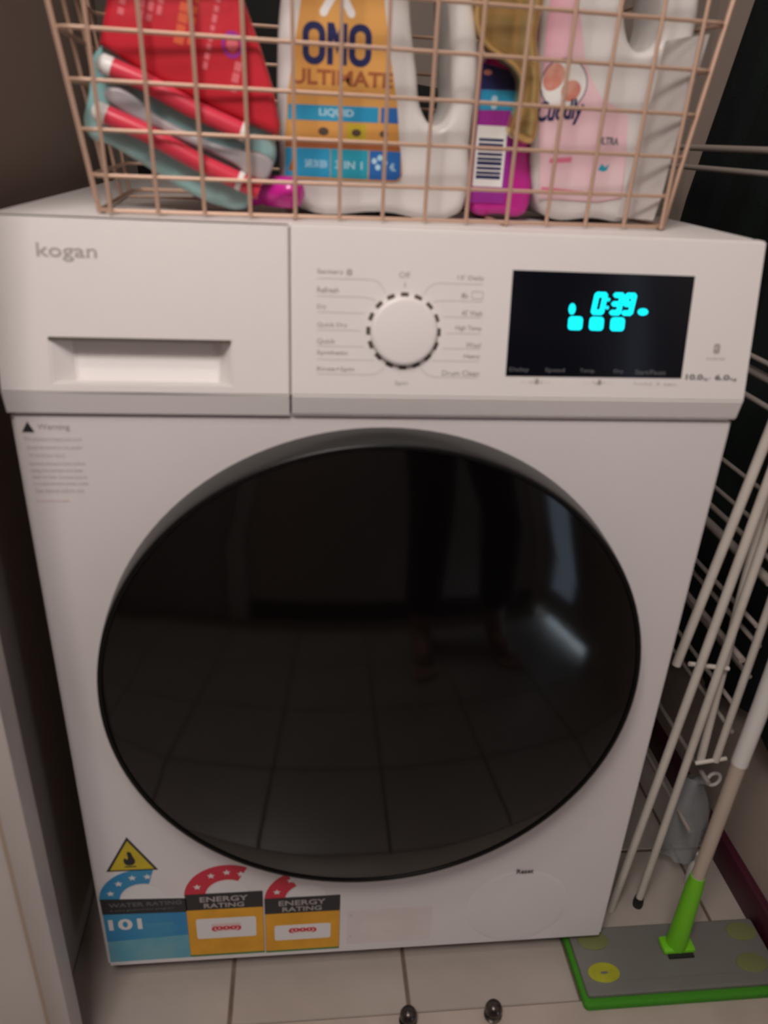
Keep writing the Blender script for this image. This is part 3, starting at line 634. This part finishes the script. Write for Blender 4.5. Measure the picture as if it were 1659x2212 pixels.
slab('spray_head', [(0.0600, 1.0050), (0.0620, 0.9900), (0.0700, 0.9770), (0.0822, 0.9691), (0.0930, 0.9630), (0.0985, 0.9560), (0.0990, 0.9400), (0.0962, 0.9280), (0.0960, 0.9190), (0.1040, 0.9130), (0.1140, 0.9120), (0.1175, 0.9200), (0.1165, 0.9400), (0.1150, 0.9620), (0.1085, 0.9850), (0.1110, 1.0150), (0.1040, 1.0400), (0.0750, 1.0450), (0.0605, 1.0350)], 0.026, 0.0, 'gold', front_at(0.1005), sp, bev=0.007, smooth_loop=True, label='gold trigger and spray head')
lathe('collar', [(0, 0), (0.0165, 0), (0.0175, 0.012), (0.015, 0.024), (0, 0.026)], Matrix.Translation((0.094, 0.128, 0.985)), 'gold', sp, 28, label='gold screw collar')

# red and teal packet leaning in the left corner
pkt = thing('laundry_packet', 'crumpled red and teal plastic packet with two white-tipped red rolls', 'packet', (-0.16, 0.06, ZB))
PB = front_at(0.0755)
def puff(cx, cz, amp, sx, sz):
    def f(bm):
        pass
    return f
slab('teal_sheet', [(-0.2140, 0.9610), (-0.2260, 0.9308), (-0.2300, 0.9034), (-0.2140, 0.8965), (-0.1930, 0.8850), (-0.1602, 0.8665), (-0.1362, 0.8570), (-0.1150, 0.8560), (-0.1100, 0.8620), (-0.1010, 0.8740), (-0.0900, 0.9000), (-0.1100, 0.9300), (-0.1500, 0.9600)], 0.0150, 0.0, 'tealfilm', PB, pkt, bev=0.006, smooth_loop=True, label='teal plastic film')
slab('red_sheet', [(-0.1960, 1.0500), (-0.2040, 0.9900), (-0.2130, 0.9610), (-0.1768, 0.9420), (-0.1385, 0.9260), (-0.0885, 0.9080), (-0.0866, 0.9160), (-0.0915, 0.9399), (-0.0995, 0.9640), (-0.1110, 0.9940), (-0.1250, 1.0350), (-0.1600, 1.0600)], 0.0220, 0.0030, 'redpack', PB, pkt, bev=0.006, smooth_loop=False, label='red plastic film with pale print')
PF = front_at(0.0500)
def strip(cx, cz, L, w, ang, m_):
    c_, s_ = math.cos(ang), math.sin(ang)
    slab('packet_print', [(cx + u * c_ - v * s_, cz + u * s_ + v * c_) for u, v in ((-L / 2, -w / 2), (L / 2, -w / 2), (L / 2, w / 2), (-L / 2, w / 2))], 0.0001, -0.0003, m_, PF, pkt)
for cx, cz, L, w, m_ in ((-0.1930, 0.9880, 0.020, 0.0050, 'redpink'), (-0.1790, 0.9900, 0.026, 0.0040, 'redpink'), (-0.1725, 0.9920, 0.034, 0.0038, 'redpink'), (-0.1660, 0.9930, 0.026, 0.0040, 'redpink'),
                         (-0.1520, 0.9830, 0.040, 0.0070, 'orangered'), (-0.1440, 0.9850, 0.046, 0.0035, 'orangered'), (-0.1335, 0.9720, 0.048, 0.0036, 'redpink'), (-0.1180, 0.9450, 0.022, 0.0050, 'redpink')):
    nseg = max(2, int(L / 0.006))
    for k in range(nseg):
        u = (k + 0.5) / nseg - 0.5
        strip(cx + u * L * math.cos(1.30), cz + u * L * math.sin(1.30), L / nseg * random.uniform(0.55, 0.92), w * random.uniform(0.8, 1.0), 1.30, m_)
slab('packet_badge', [circ(-0.1195, 0.9655, 0.0075, 0.0085), circ(-0.1195, 0.9655, 0.0052, 0.0060)], 0.0001, -0.0003, 'purple', PF, pkt, label='small round purple and white badge')
slab('packet_badge', circ(-0.1195, 0.9655, 0.0040, 0.0045), 0.0001, -0.0003, 'redpink', PF, pkt)
slab('grey_band', [(-0.2080, 0.9356), (-0.2128, 0.9298), (-0.2100, 0.9250), (-0.1639, 0.9042), (-0.1238, 0.8885), (-0.1000, 0.8770), (-0.0935, 0.8840), (-0.0930, 0.8910), (-0.1302, 0.9000), (-0.1731, 0.9165)], 0.0070, 0.0160, 'greyband', PB, pkt, bev=0.003, smooth_loop=True, label='grey glossy fold')
for (ax, az), (bx, bz), rr in (((-0.2080, 0.9484), (-0.1138, 0.9101), 0.0066), ((-0.2150, 0.9182), (-0.1030, 0.8700), 0.0068)):
    A = Vector((ax, 0.0500, az)); B = Vector((bx, 0.0530, bz)); d = (B - A).normalized(); L = (B - A).length
    r_ = tube('roll', [A, A + (B - A) * .25 + Vector((0, 0, 0.0015)), A + (B - A) * .6 - Vector((0, 0, 0.001)), B], rr, 'rollred', pkt, 14, label='shiny red roll')
    tube('roll_tip', [A - d * 0.006, A - d * 0.003, A + d * 0.004], rr, 'whitep', r_, 14, radii=[rr * .6, rr * 1.03, rr * 1.06], label='white end of the roll')
    tube('roll_tip', [B - d * (0.002 if rr < 0.0067 else 0.018), B + d * (0.002 if rr < 0.0067 else -0.014)], rr, 'whitep', r_, 14, radii=[rr * 1.06, rr * 1.06])

# magenta bottle lying on its side
lyb = thing('lying_bottle', 'magenta bottle lying on its side beneath the red and teal packet', 'bottle', (-0.11, 0.09, ZB))
a_, b_ = Vector((-0.0740, 0.0640, 0.8685)), Vector((-0.160, 0.112, 0.8685)); d_ = (b_ - a_)
tube('bottle_body', [a_ + d_ * t for t in (0.30, 0.34, 0.42, 0.9, 0.97, 1.0)], 0.01, 'magenta', lyb, 20, radii=[0.0085, 0.0110, 0.0125, 0.0125, 0.010, 0.005])
tube('bottle_cap', [a_ + d_ * t for t in (-0.04, -0.01, 0.05, 0.28, 0.31)], 0.01, 'magenta', lyb, 20, radii=[0.005, 0.0095, 0.0118, 0.0118, 0.009], label='rounded magenta cap')

# white paper sleeve along the right side of the basket
bm = bmesh.new(); n_ = 10
cols = []
for i in range(n_ + 1):
    u = i / n_; row = []
    for k in range(9):
        v = k / 8
        z = ZB + 0.002 + v * (0.136 - 0.004 * u)
        xr = 0.2215 + 0.030 * min(1, (z - 0.854) / 0.05) ** 0.6 * 0.72 + 0.055 * (z - 0.854)
        x = min(xr, 0.2275 + 0.105 * (z - ZT)) - 0.0245 * u - 0.002 * math.sin(u * 3)
        y = 0.0755 + 0.020 * u + 0.003 * math.sin(v * 4 + u * 2)
        row.append(bm.verts.new((x, y, z)))
    cols.append(row)
for i in range(n_):
    for k in range(8): bm.faces.new((cols[i][k], cols[i + 1][k], cols[i + 1][k + 1], cols[i][k + 1]))
bmesh.ops.solidify(bm, geom=bm.faces[:], thickness=0.0008)
o = bm_obj('paper_sleeve', bm, 'paper', None, None, 0.9)
tag(o, 'white paper sheet tucked upright inside the right side of the basket', 'paper')

# black bag behind the basket
bb = thing('black_bag', 'black fabric bag behind the basket at the back of the washing machine', 'bag', (-0.1, 0.56, 0.8505))
slab('bag_body', [(-0.2860, 0.8515), (0.1750, 0.8515), (0.1800, 0.9400), (0.1200, 0.9700), (-0.0200, 0.9850), (-0.0450, 1.0000), (-0.0600, 1.1500), (-0.1200, 1.1900), (-0.2400, 1.1800), (-0.2400, 0.9600), (-0.2880, 0.9200)], 0.07, 0.0, 'blackbag', front_at(0.598), bb, bev=0.015, smooth_loop=False)
lathe('eyelet', [(0.010, 0.0), (0.011, 0.003), (0.008, 0.004), (0.006, 0.002)], Matrix.Translation((-0.2690, 0.5285, 0.8760)) @ FRONT, 'print_light', bb, 20, label='round metal eyelet')

# ------------------------------------------------------------------ right side: airer, cloth, mop, bag
M_.update(
    rod=mat('cream_coated_steel', (0.68, 0.62, 0.56), 0.35, noise=0.08, nscale=25),
    rodthin=mat('grey_coated_wire', (0.36, 0.31, 0.28), 0.4),
    darkgreen=mat('dark_green_cloth', (0.022, 0.036, 0.030), 0.95, col2=(0.012, 0.017, 0.020), nscale=7, bump=0.4, bscale=300),
    lime=mat('lime_plastic', (0.17, 0.56, 0.015), 0.4),
    limepad=mat('green_microfibre', (0.05, 0.26, 0.01), 0.9, bump=0.5, bscale=400),
    plate=mat('grey_mop_plate', (0.17, 0.165, 0.15), 0.45, noise=0.06, nscale=20),
    yel=mat('yellow_green_clip', (0.42, 0.42, 0.02), 0.5, col2=(0.30, 0.31, 0.02), nscale=30),
    yel2=mat('dull_olive_clip', (0.17, 0.18, 0.07), 0.5),
    pole=mat('beige_pole', (0.50, 0.41, 0.34), 0.28),
    film=mat('cloudy_plastic_film', (0.42, 0.44, 0.46), 0.25, alpha=0.55, bump=0.6, bscale=40),
    chrome=mat('dark_chrome', (0.16, 0.14, 0.12), 0.25, metal=0.8, col2=(0.05, 0.04, 0.04), nscale=80),
)
# dark green cloth hanging over the back of the airer, against the right wall
bm = bmesh.new(); rows = []
NU, NV = 40, 14
for i in range(NU + 1):
    u = i / NU; row = []
    for k in range(NV + 1):
        v = k / NV
        z = 0.24 + v * 1.06
        yb = 0.615 - max(0.0, z - 0.80) * 0.32      # back edge slants forward as it rises
        y = -0.02 + u * (yb + 0.02)
        x = 0.500 + 0.0075 * math.sin(u * 31 + v * 2) * (1 - 0.5 * v) + 0.003 * math.sin(u * 77 + 1.3)
        row.append(bm.verts.new((x, y, z + 0.02 * math.sin(u * 9) * (1 - v))))
    rows.append(row)
for i in range(NU):
    for k in range(NV): bm.faces.new((rows[i][k], rows[i + 1][k], rows[i + 1][k + 1], rows[i][k + 1]))
bmesh.ops.solidify(bm, geom=bm.faces[:], thickness=0.003)
o = bm_obj('hanging_cloth', bm, 'darkgreen', None, None, 0.9)
tag(o, 'dark green cloth hanging along the right wall behind the folded airer', 'cloth')

ar = thing('clothes_airer', 'folded cream metal clothes airer standing between the washing machine and right wall', 'clothes airer', (0.42, 0.3, 0))
legs = [((0.3410, 0.060, 0.400), (0.3945, 0.060, 0.8500), 0.0050, 0), ((0.3350, 0.055, 0.001), (0.4087, 0.055, 0.9500), 0.0050, 0),
        ((0.3745, 0.060, 0.012), (0.4240, 0.064, 0.9500), 0.0048, 1), ((0.4145, 0.076, 0.2400), (0.3920, 0.076, 0.8200), 0.0050, 0),
        ((0.4300, 0.070, 0.2450), (0.4520, 0.070, 0.9500), 0.0046, 0)]
for a, b, r, f in legs:
    l = tube('leg', [a, b], r, 'rod', ar, 12)
    if f: lathe('foot_cap', [(0, 0), (0.0062, 0), (0.0068, 0.006), (0.0058, 0.016), (0, 0.016)], Matrix.Translation((a[0], a[1], 0.0)), 'foot', l, 16, label='black rubber foot')
    l2 = tube('leg', [(a[0], 0.50, a[2]), (a[0] + (b[0] - a[0]) * (0.78 - a[2]) / (b[2] - a[2]), 0.50, 0.78)], r, 'rod', ar, 12)
    if f: lathe('foot_cap', [(0, 0), (0.0062, 0), (0.0068, 0.006), (0.0058, 0.016), (0, 0.016)], Matrix.Translation((a[0], 0.50, 0.0)), 'foot', l2, 16)
for z, x, r in ((0.9160, 0.445, 0.0040), (0.8930, 0.430, 0.0034), (0.7090, 0.430, 0.0030), (0.6900, 0.440, 0.0052), (0.6665, 0.430, 0.0032), (0.5820, 0.430, 0.0026), (0.5450, 0.430, 0.0026),
                (0.5210, 0.430, 0.0032), (0.4990, 0.430, 0.0056), (0.4423, 0.430, 0.0028), (0.4150, 0.440, 0.0030), (0.3960, 0.425, 0.0040), (0.3720, 0.440, 0.0030), (0.3330, 0.430, 0.0028),
                (0.2900, 0.440, 0.0028), (0.2080, 0.430, 0.0032), (0.1240, 0.425, 0.0032)):
    tube('rail', [(x, 0.070, z), (x, 0.56, z)], r, 'rodthin', ar, 8)
for z in (0.3970, 0.2400, 0.1000):
    tube('cross_bar', [(0.352 + 0.033 * z, 0.070, z), (0.4450, 0.072, z)], 0.0022, 'rodthin', ar, 8) if z < 0.0 else None
tube('pivot_pin', [(0.360, 0.066, 0.3960), (0.4080, 0.066, 0.3880)], 0.0028, 'rod', ar, 8)
tube('pivot_pin', [(0.4060, 0.072, 0.2400), (0.4420, 0.068, 0.2500)], 0.0028, 'rod', ar, 8)

# plastic bag hanging at the airer, with a white ring
bm = bmesh.new(); rows = []
for i in range(13):
    a = 2 * PI * i / 12; row = []
    for k in range(13):
        v = k / 12; z = 0.175 - 0.140 * v
        rx = 0.010 + 0.022 * math.sin(min(1, v * 1.5) * PI / 2) * (1 - 0.35 * v ** 3); ry = 0.006 + 0.012 * v
        w_ = 1 + 0.22 * math.sin(3 * a + 6 * v) + 0.1 * math.sin(7 * a - 9 * v)
        row.append(bm.verts.new((0.440 + 0.008 * v + rx * w_ * math.cos(a), 0.112 + ry * w_ * math.sin(a), z)))
    rows.append(row)
for i in range(12):
    for k in range(12): bm.faces.new((rows[i][k], rows[i + 1][k], rows[i + 1][k + 1], rows[i][k + 1]))
bmesh.ops.remove_doubles(bm, verts=bm.verts, dist=1e-5)
pbag = thing('plastic_bag', 'cloudy clear plastic bag hanging low at the folded airer', 'bag', (0.444, 0.112, 0.035))
bm_obj('bag_film', bm, 'film', pbag, None, 3.0)
tube('hanging_ring', [(0.4580 + 0.0085 * math.cos(a), 0.100, 0.183 + 0.0105 * math.sin(a)) for a in [2 * PI * i / 16 for i in range(16)]], 0.0024, 'jugwhite', pbag, 8, closed=True, label='white plastic ring')
tube('bag_knot', [(0.4560, 0.104, 0.176), (0.445, 0.110, 0.172), (0.438, 0.112, 0.162)], 0.006, 'film', pbag, 8)
# small cream bottle on the floor behind the pole
bo = thing('small_bottle', 'small cream bottle on the floor behind the mop pole', 'bottle', (0.462, 0.085, 0))
lathe('bottle_body', [(0, 0), (0.011, 0), (0.012, 0.004), (0.012, 0.034), (0.008, 0.043), (0.0055, 0.046), (0, 0.046)], Matrix.Translation((0.464, 0.085, 0)), 'jugwhite', bo, 24)
lathe('cap', [(0, 0), (0.0068, 0), (0.0068, 0.013), (0, 0.0135)], Matrix.Translation((0.464, 0.085, 0.046)), 'jugwhite', bo, 20)

# flat mop
mp = thing('flat_mop', 'flat mop with a grey plate, lime green socket and beige pole', 'mop', (0.39, -0.02, 0))
slab('mop_pad', rect(0.2560, -0.0730, 0.5110, 0.0250, 0.006), 0.0120, 0.0005, 'limepad', FLOOR, mp, bev=0.004, label='green microfibre pad')
pl = slab('mop_plate', rect(0.2610, -0.0650, 0.5070, 0.0190, 0.004), 0.0065, 0.0128, 'plate', FLOOR, mp, bev=0.0015, label='grey plastic plate')
slab('plate_rib', rect(0.2630, -0.0635, 0.5050, -0.0500, 0.002), 0.0012, 0.0190, 'plate', FLOOR, pl, bev=0.0005)
for cx, cy, m_ in ((0.2885, -0.0395, 'yel'), (0.4770, -0.0395, 'yel2'), (0.4850, 0.0015, 'yel2'), (0.2890, 0.0015, 'yel2')):
    slab('pad_clip', circ(cx, cy, 0.0195, 0.0125, 24), 0.0016, 0.0189, m_, FLOOR, pl, bev=0.0006)
slab('clip_slot', [circ(0.2885, -0.0400, 0.0050, 0.0016, 12)], 0.0003, 0.0204, 'print_faint', FLOOR, pl)
box('socket_hinge', (0.3710, -0.0235, 0.0190), (0.4120, -0.0020, 0.0270), 'lime', mp, bev=0.003, label='lime green hinge')
box('hinge_gap', (0.3760, -0.0285, 0.0188), (0.4080, -0.0236, 0.0225), 'foot', mp, label='black slot under the hinge')
tube('socket', [(0.3905, -0.0120, 0.0240), (0.3907, -0.0120, 0.050), (0.3915, -0.0110, 0.1300), (0.3917, -0.0110, 0.1460)], 0.01, 'lime', mp, 20, radii=[0.0130, 0.0118, 0.0100, 0.0085], label='lime green pole socket')
tube('pole', [(0.3916, -0.0110, 0.1400), (0.3985, -0.0100, 0.3260)], 0.0078, 'pole', mp, 20, label='beige painted pole')
tube('pole', [(0.3983, -0.0100, 0.3200), (0.4020, -0.0100, 0.4000), (0.4240, -0.0095, 1.1500)], 0.0088, 'jugwhite', mp, 20, label='pale upper pole section')

# two dark metal catches on the sill
for i, (x, z_) in enumerate(((0.0475, 0.0), (0.1465, 0.0045))):
    c = thing('floor_catch', ['small dark metal catch on the sill, directly below the machine centre', 'small dark metal catch on the sill with a bright brassy glint, further right'][i], 'catch', (x, -0.0700, 0.003), 'metal catches on the sill')
    lathe('catch_base', [(0, 0), (0.010, 0), (0.0105, 0.003), (0.006, 0.005), (0, 0.005)], Matrix.Translation((x, -0.0700, 0.003)), 'chrome', c, 20)
    lathe('catch_knob', [(0, 0.004), (0.006, 0.004), (0.0095, 0.009), (0.0100, 0.014), (0.0080, 0.019), (0.004, 0.0215), (0, 0.022)], Matrix.Translation((x, -0.0700, 0.003)), 'chrome', c, 20)

# ------------------------------------------------------------------ the photographer, seen only as a dark reflection in the door
M_.update(
    skin=mat('skin', (0.50, 0.28, 0.21), 0.5, noise=0.06, nscale=40),
    darktop=mat('black_knit', (0.010, 0.009, 0.011), 0.9, bump=0.3, bscale=200),
    trousers=mat('dark_plum_cotton', (0.045, 0.012, 0.032), 0.9, bump=0.3, bscale=150),
    hair=mat('dark_brown_hair', (0.015, 0.009, 0.006), 0.6, bump=0.5, bscale=200),
    phone=mat('black_phone', (0.01, 0.01, 0.012), 0.2),
    eye=mat('eye_white', (0.6, 0.58, 0.55), 0.2), lip=mat('lip', (0.40, 0.13, 0.12), 0.5))
def skinned(name, nodes, edges, m, parent, sub=2, keep=None):
    """nodes: (x, y, z, rx, ry); a continuous skin grown over the skeleton, rooted at node 0"""
    me = bpy.data.meshes.new('tmp'); me.from_pydata([n[:3] for n in nodes], edges, [])
    o = bpy.data.objects.new('tmp', me); C.objects.link(o)
    md = o.modifiers.new('skin', 'SKIN'); md.use_smooth_shade = True
    sv = me.skin_vertices
    if not sv:
        bm = bmesh.new(); bm.from_mesh(me); bm.verts.layers.skin.verify(); bm.to_mesh(me); bm.free(); sv = me.skin_vertices
    for i, n in enumerate(nodes):
        sv[0].data[i].radius = (n[3], n[4]); sv[0].data[i].use_root = (i == 0)
    sd = o.modifiers.new('sub', 'SUBSURF'); sd.levels = sub; sd.render_levels = sub
    dg = bpy.context.evaluated_depsgraph_get(); dg.update()
    out = bpy.data.meshes.new_from_object(o.evaluated_get(dg))
    bpy.data.objects.remove(o)
    return link(name, out, m, parent, None, 3.0)
PX, PY = 0.30, -0.86
ps = thing('person', 'person in black top and plum trousers holding a phone, mirrored in the round door', 'person', (PX, PY, 0))
def P_(x, y, z, r, r2=None): return (PX + x, PY + y, z, r, r2 or r)
# body: pelvis, torso, neck, head, legs, arms (right arm reaches forward to the phone, left arm steadies it)
nodes = [P_(0, 0, 0.90, .120, .095), P_(0, 0, 1.05, .115, .085), P_(0, .01, 1.22, .130, .090), P_(0, .01, 1.34, .100, .070), P_(0, .02, 1.42, .045), P_(0, .045, 1.49, .055), P_(0, .055, 1.56, .078, .088), P_(0, .050, 1.63, .060, .070),
         P_(-.085, 0, .84, .080), P_(-.095, .02, .48, .050), P_(-.10, -.01, .09, .034), P_(-.10, .04, .035, .034, .028), P_(-.105, .125, .022, .036, .018),
         P_(.085, 0, .84, .080), P_(.10, .03, .48, .050), P_(.12, .0, .09, .034), P_(.125, .05, .035, .034, .028), P_(.135, .135, .022, .036, .018),
         P_(-.17, .01, 1.33, .052), P_(-.290, .03, 1.10, .040), P_(-.400, .165, .945, .025), P_(-.415, .200, .930, .026, .018),
         P_(.17, .01, 1.33, .052), P_(.14, .12, 1.10, .040), P_(-.170, .180, .945, .025), P_(-.225, .200, .930, .026, .018)]
edges = [(0, 1), (1, 2), (2, 3), (3, 4), (4, 5), (5, 6), (6, 7), (0, 8), (8, 9), (9, 10), (10, 11), (11, 12), (0, 13), (13, 14), (14, 15), (15, 16), (16, 17),
         (3, 18), (18, 19), (19, 20), (20, 21), (3, 22), (22, 23), (23, 24), (24, 25)]
skinned('body', nodes, edges, 'skin', ps)
tn = [P_(0, 0, 0.90, .132, .106), P_(0, 0, 1.05, .127, .097), P_(0, .01, 1.22, .142, .102), P_(0, .01, 1.34, .112, .082), P_(0, .016, 1.385, .060),
      P_(-.17, .01, 1.33, .062), P_(-.290, .03, 1.10, .050), P_(-.375, .130, .978, .036), P_(.17, .01, 1.33, .062), P_(.14, .12, 1.10, .050), P_(-.11, .170, .970, .036)]
skinned('top', tn, [(0, 1), (1, 2), (2, 3), (3, 4), (3, 5), (5, 6), (6, 7), (3, 8), (8, 9), (9, 10)], 'darktop', ps)
tr = [P_(0, 0, 0.93, .128, .104), P_(-.085, 0, .83, .094), P_(-.095, .02, .48, .066), P_(-.10, -.005, .12, .054), P_(.085, 0, .83, .094), P_(.10, .03, .48, .066), P_(.12, .005, .12, .054)]
skinned('trousers', tr, [(0, 1), (1, 2), (2, 3), (0, 4), (4, 5), (5, 6)], 'trousers', ps)
hd = [P_(0, .030, 1.600, .086, .086), P_(0, .025, 1.665, .068, .070), P_(0, -.030, 1.56, .070, .050), P_(0, -.040, 1.45, .060, .030)]
skinned('hair', hd, [(0, 1), (0, 2), (2, 3)], 'hair', ps)
for sx in (-1, 1):
    lathe('eye', [(0, -.010), (.008, -.007), (.011, 0), (.008, .007), (0, .010)], Matrix.Translation((PX + sx * .030, PY + .128, 1.555)), 'eye', ps, 12)
    lathe('ear', [(0, -.018), (.010, -.012), (.014, 0), (.010, .014), (0, .02)], Matrix.Translation((PX + sx * .084, PY + .04, 1.55)), 'skin', ps, 12)
tube('nose', [(PX, PY + .128, 1.560), (PX, PY + .140, 1.535), (PX, PY + .146, 1.520), (PX, PY + .130, 1.512)], .008, 'skin', ps, 10, radii=[.006, .009, .011, .005])
tube('mouth', [(PX - .022, PY + .118, 1.490), (PX, PY + .128, 1.488), (PX + .022, PY + .118, 1.490)], .005, 'lip', ps, 8, radii=[.002, .005, .002])
# toes and fingers
for fx, sx in ((-.105, -1), (.135, 1)):
    for t in range(5):
        off = (-.026 + .013 * t) * -sx
        tube('toe', [(PX + fx + off, PY + .140, .014), (PX + fx + off, PY + .160 + .008 * (2 - abs(t - 1)), .012), (PX + fx + off, PY + .176 + .009 * (1.5 - abs(t - 1)), .009)], .007, 'skin', ps, 8, radii=[.009, .008, .005])
ph = box('phone', (-0.105, -0.6245, 0.885), (0.060, -0.6165, 0.960), 'phone', None, bev=0.003)
ph.matrix_world = Matrix.Translation((0, 0, 0))
tag(ph, 'black phone held up sideways in front of the washing machine by the mirrored person', 'phone')
for hx, s_ in ((-.115, 1), (0.075, -1)):
    for k in range(4):
        z = .945 - k * .017; L = (.050, .055, .052, .042)[k]
        tube('finger', [(hx - s_ * .020 + 0.0, -0.665, z - .004), (hx - s_ * .004, -0.634, z), (hx + s_ * .016, -0.6315, z + .001), (hx + s_ * (L * .65), -0.6330, z - .001)], .007, 'skin', ps, 8, radii=[.0085, .0080, .0072, .0055])
    tube('thumb', [(hx - s_ * .012, -0.670, .905), (hx - s_ * .010, -0.640, .890), (hx + s_ * .004, -0.633, .878)], .009, 'skin', ps, 8, radii=[.011, .0095, .007])
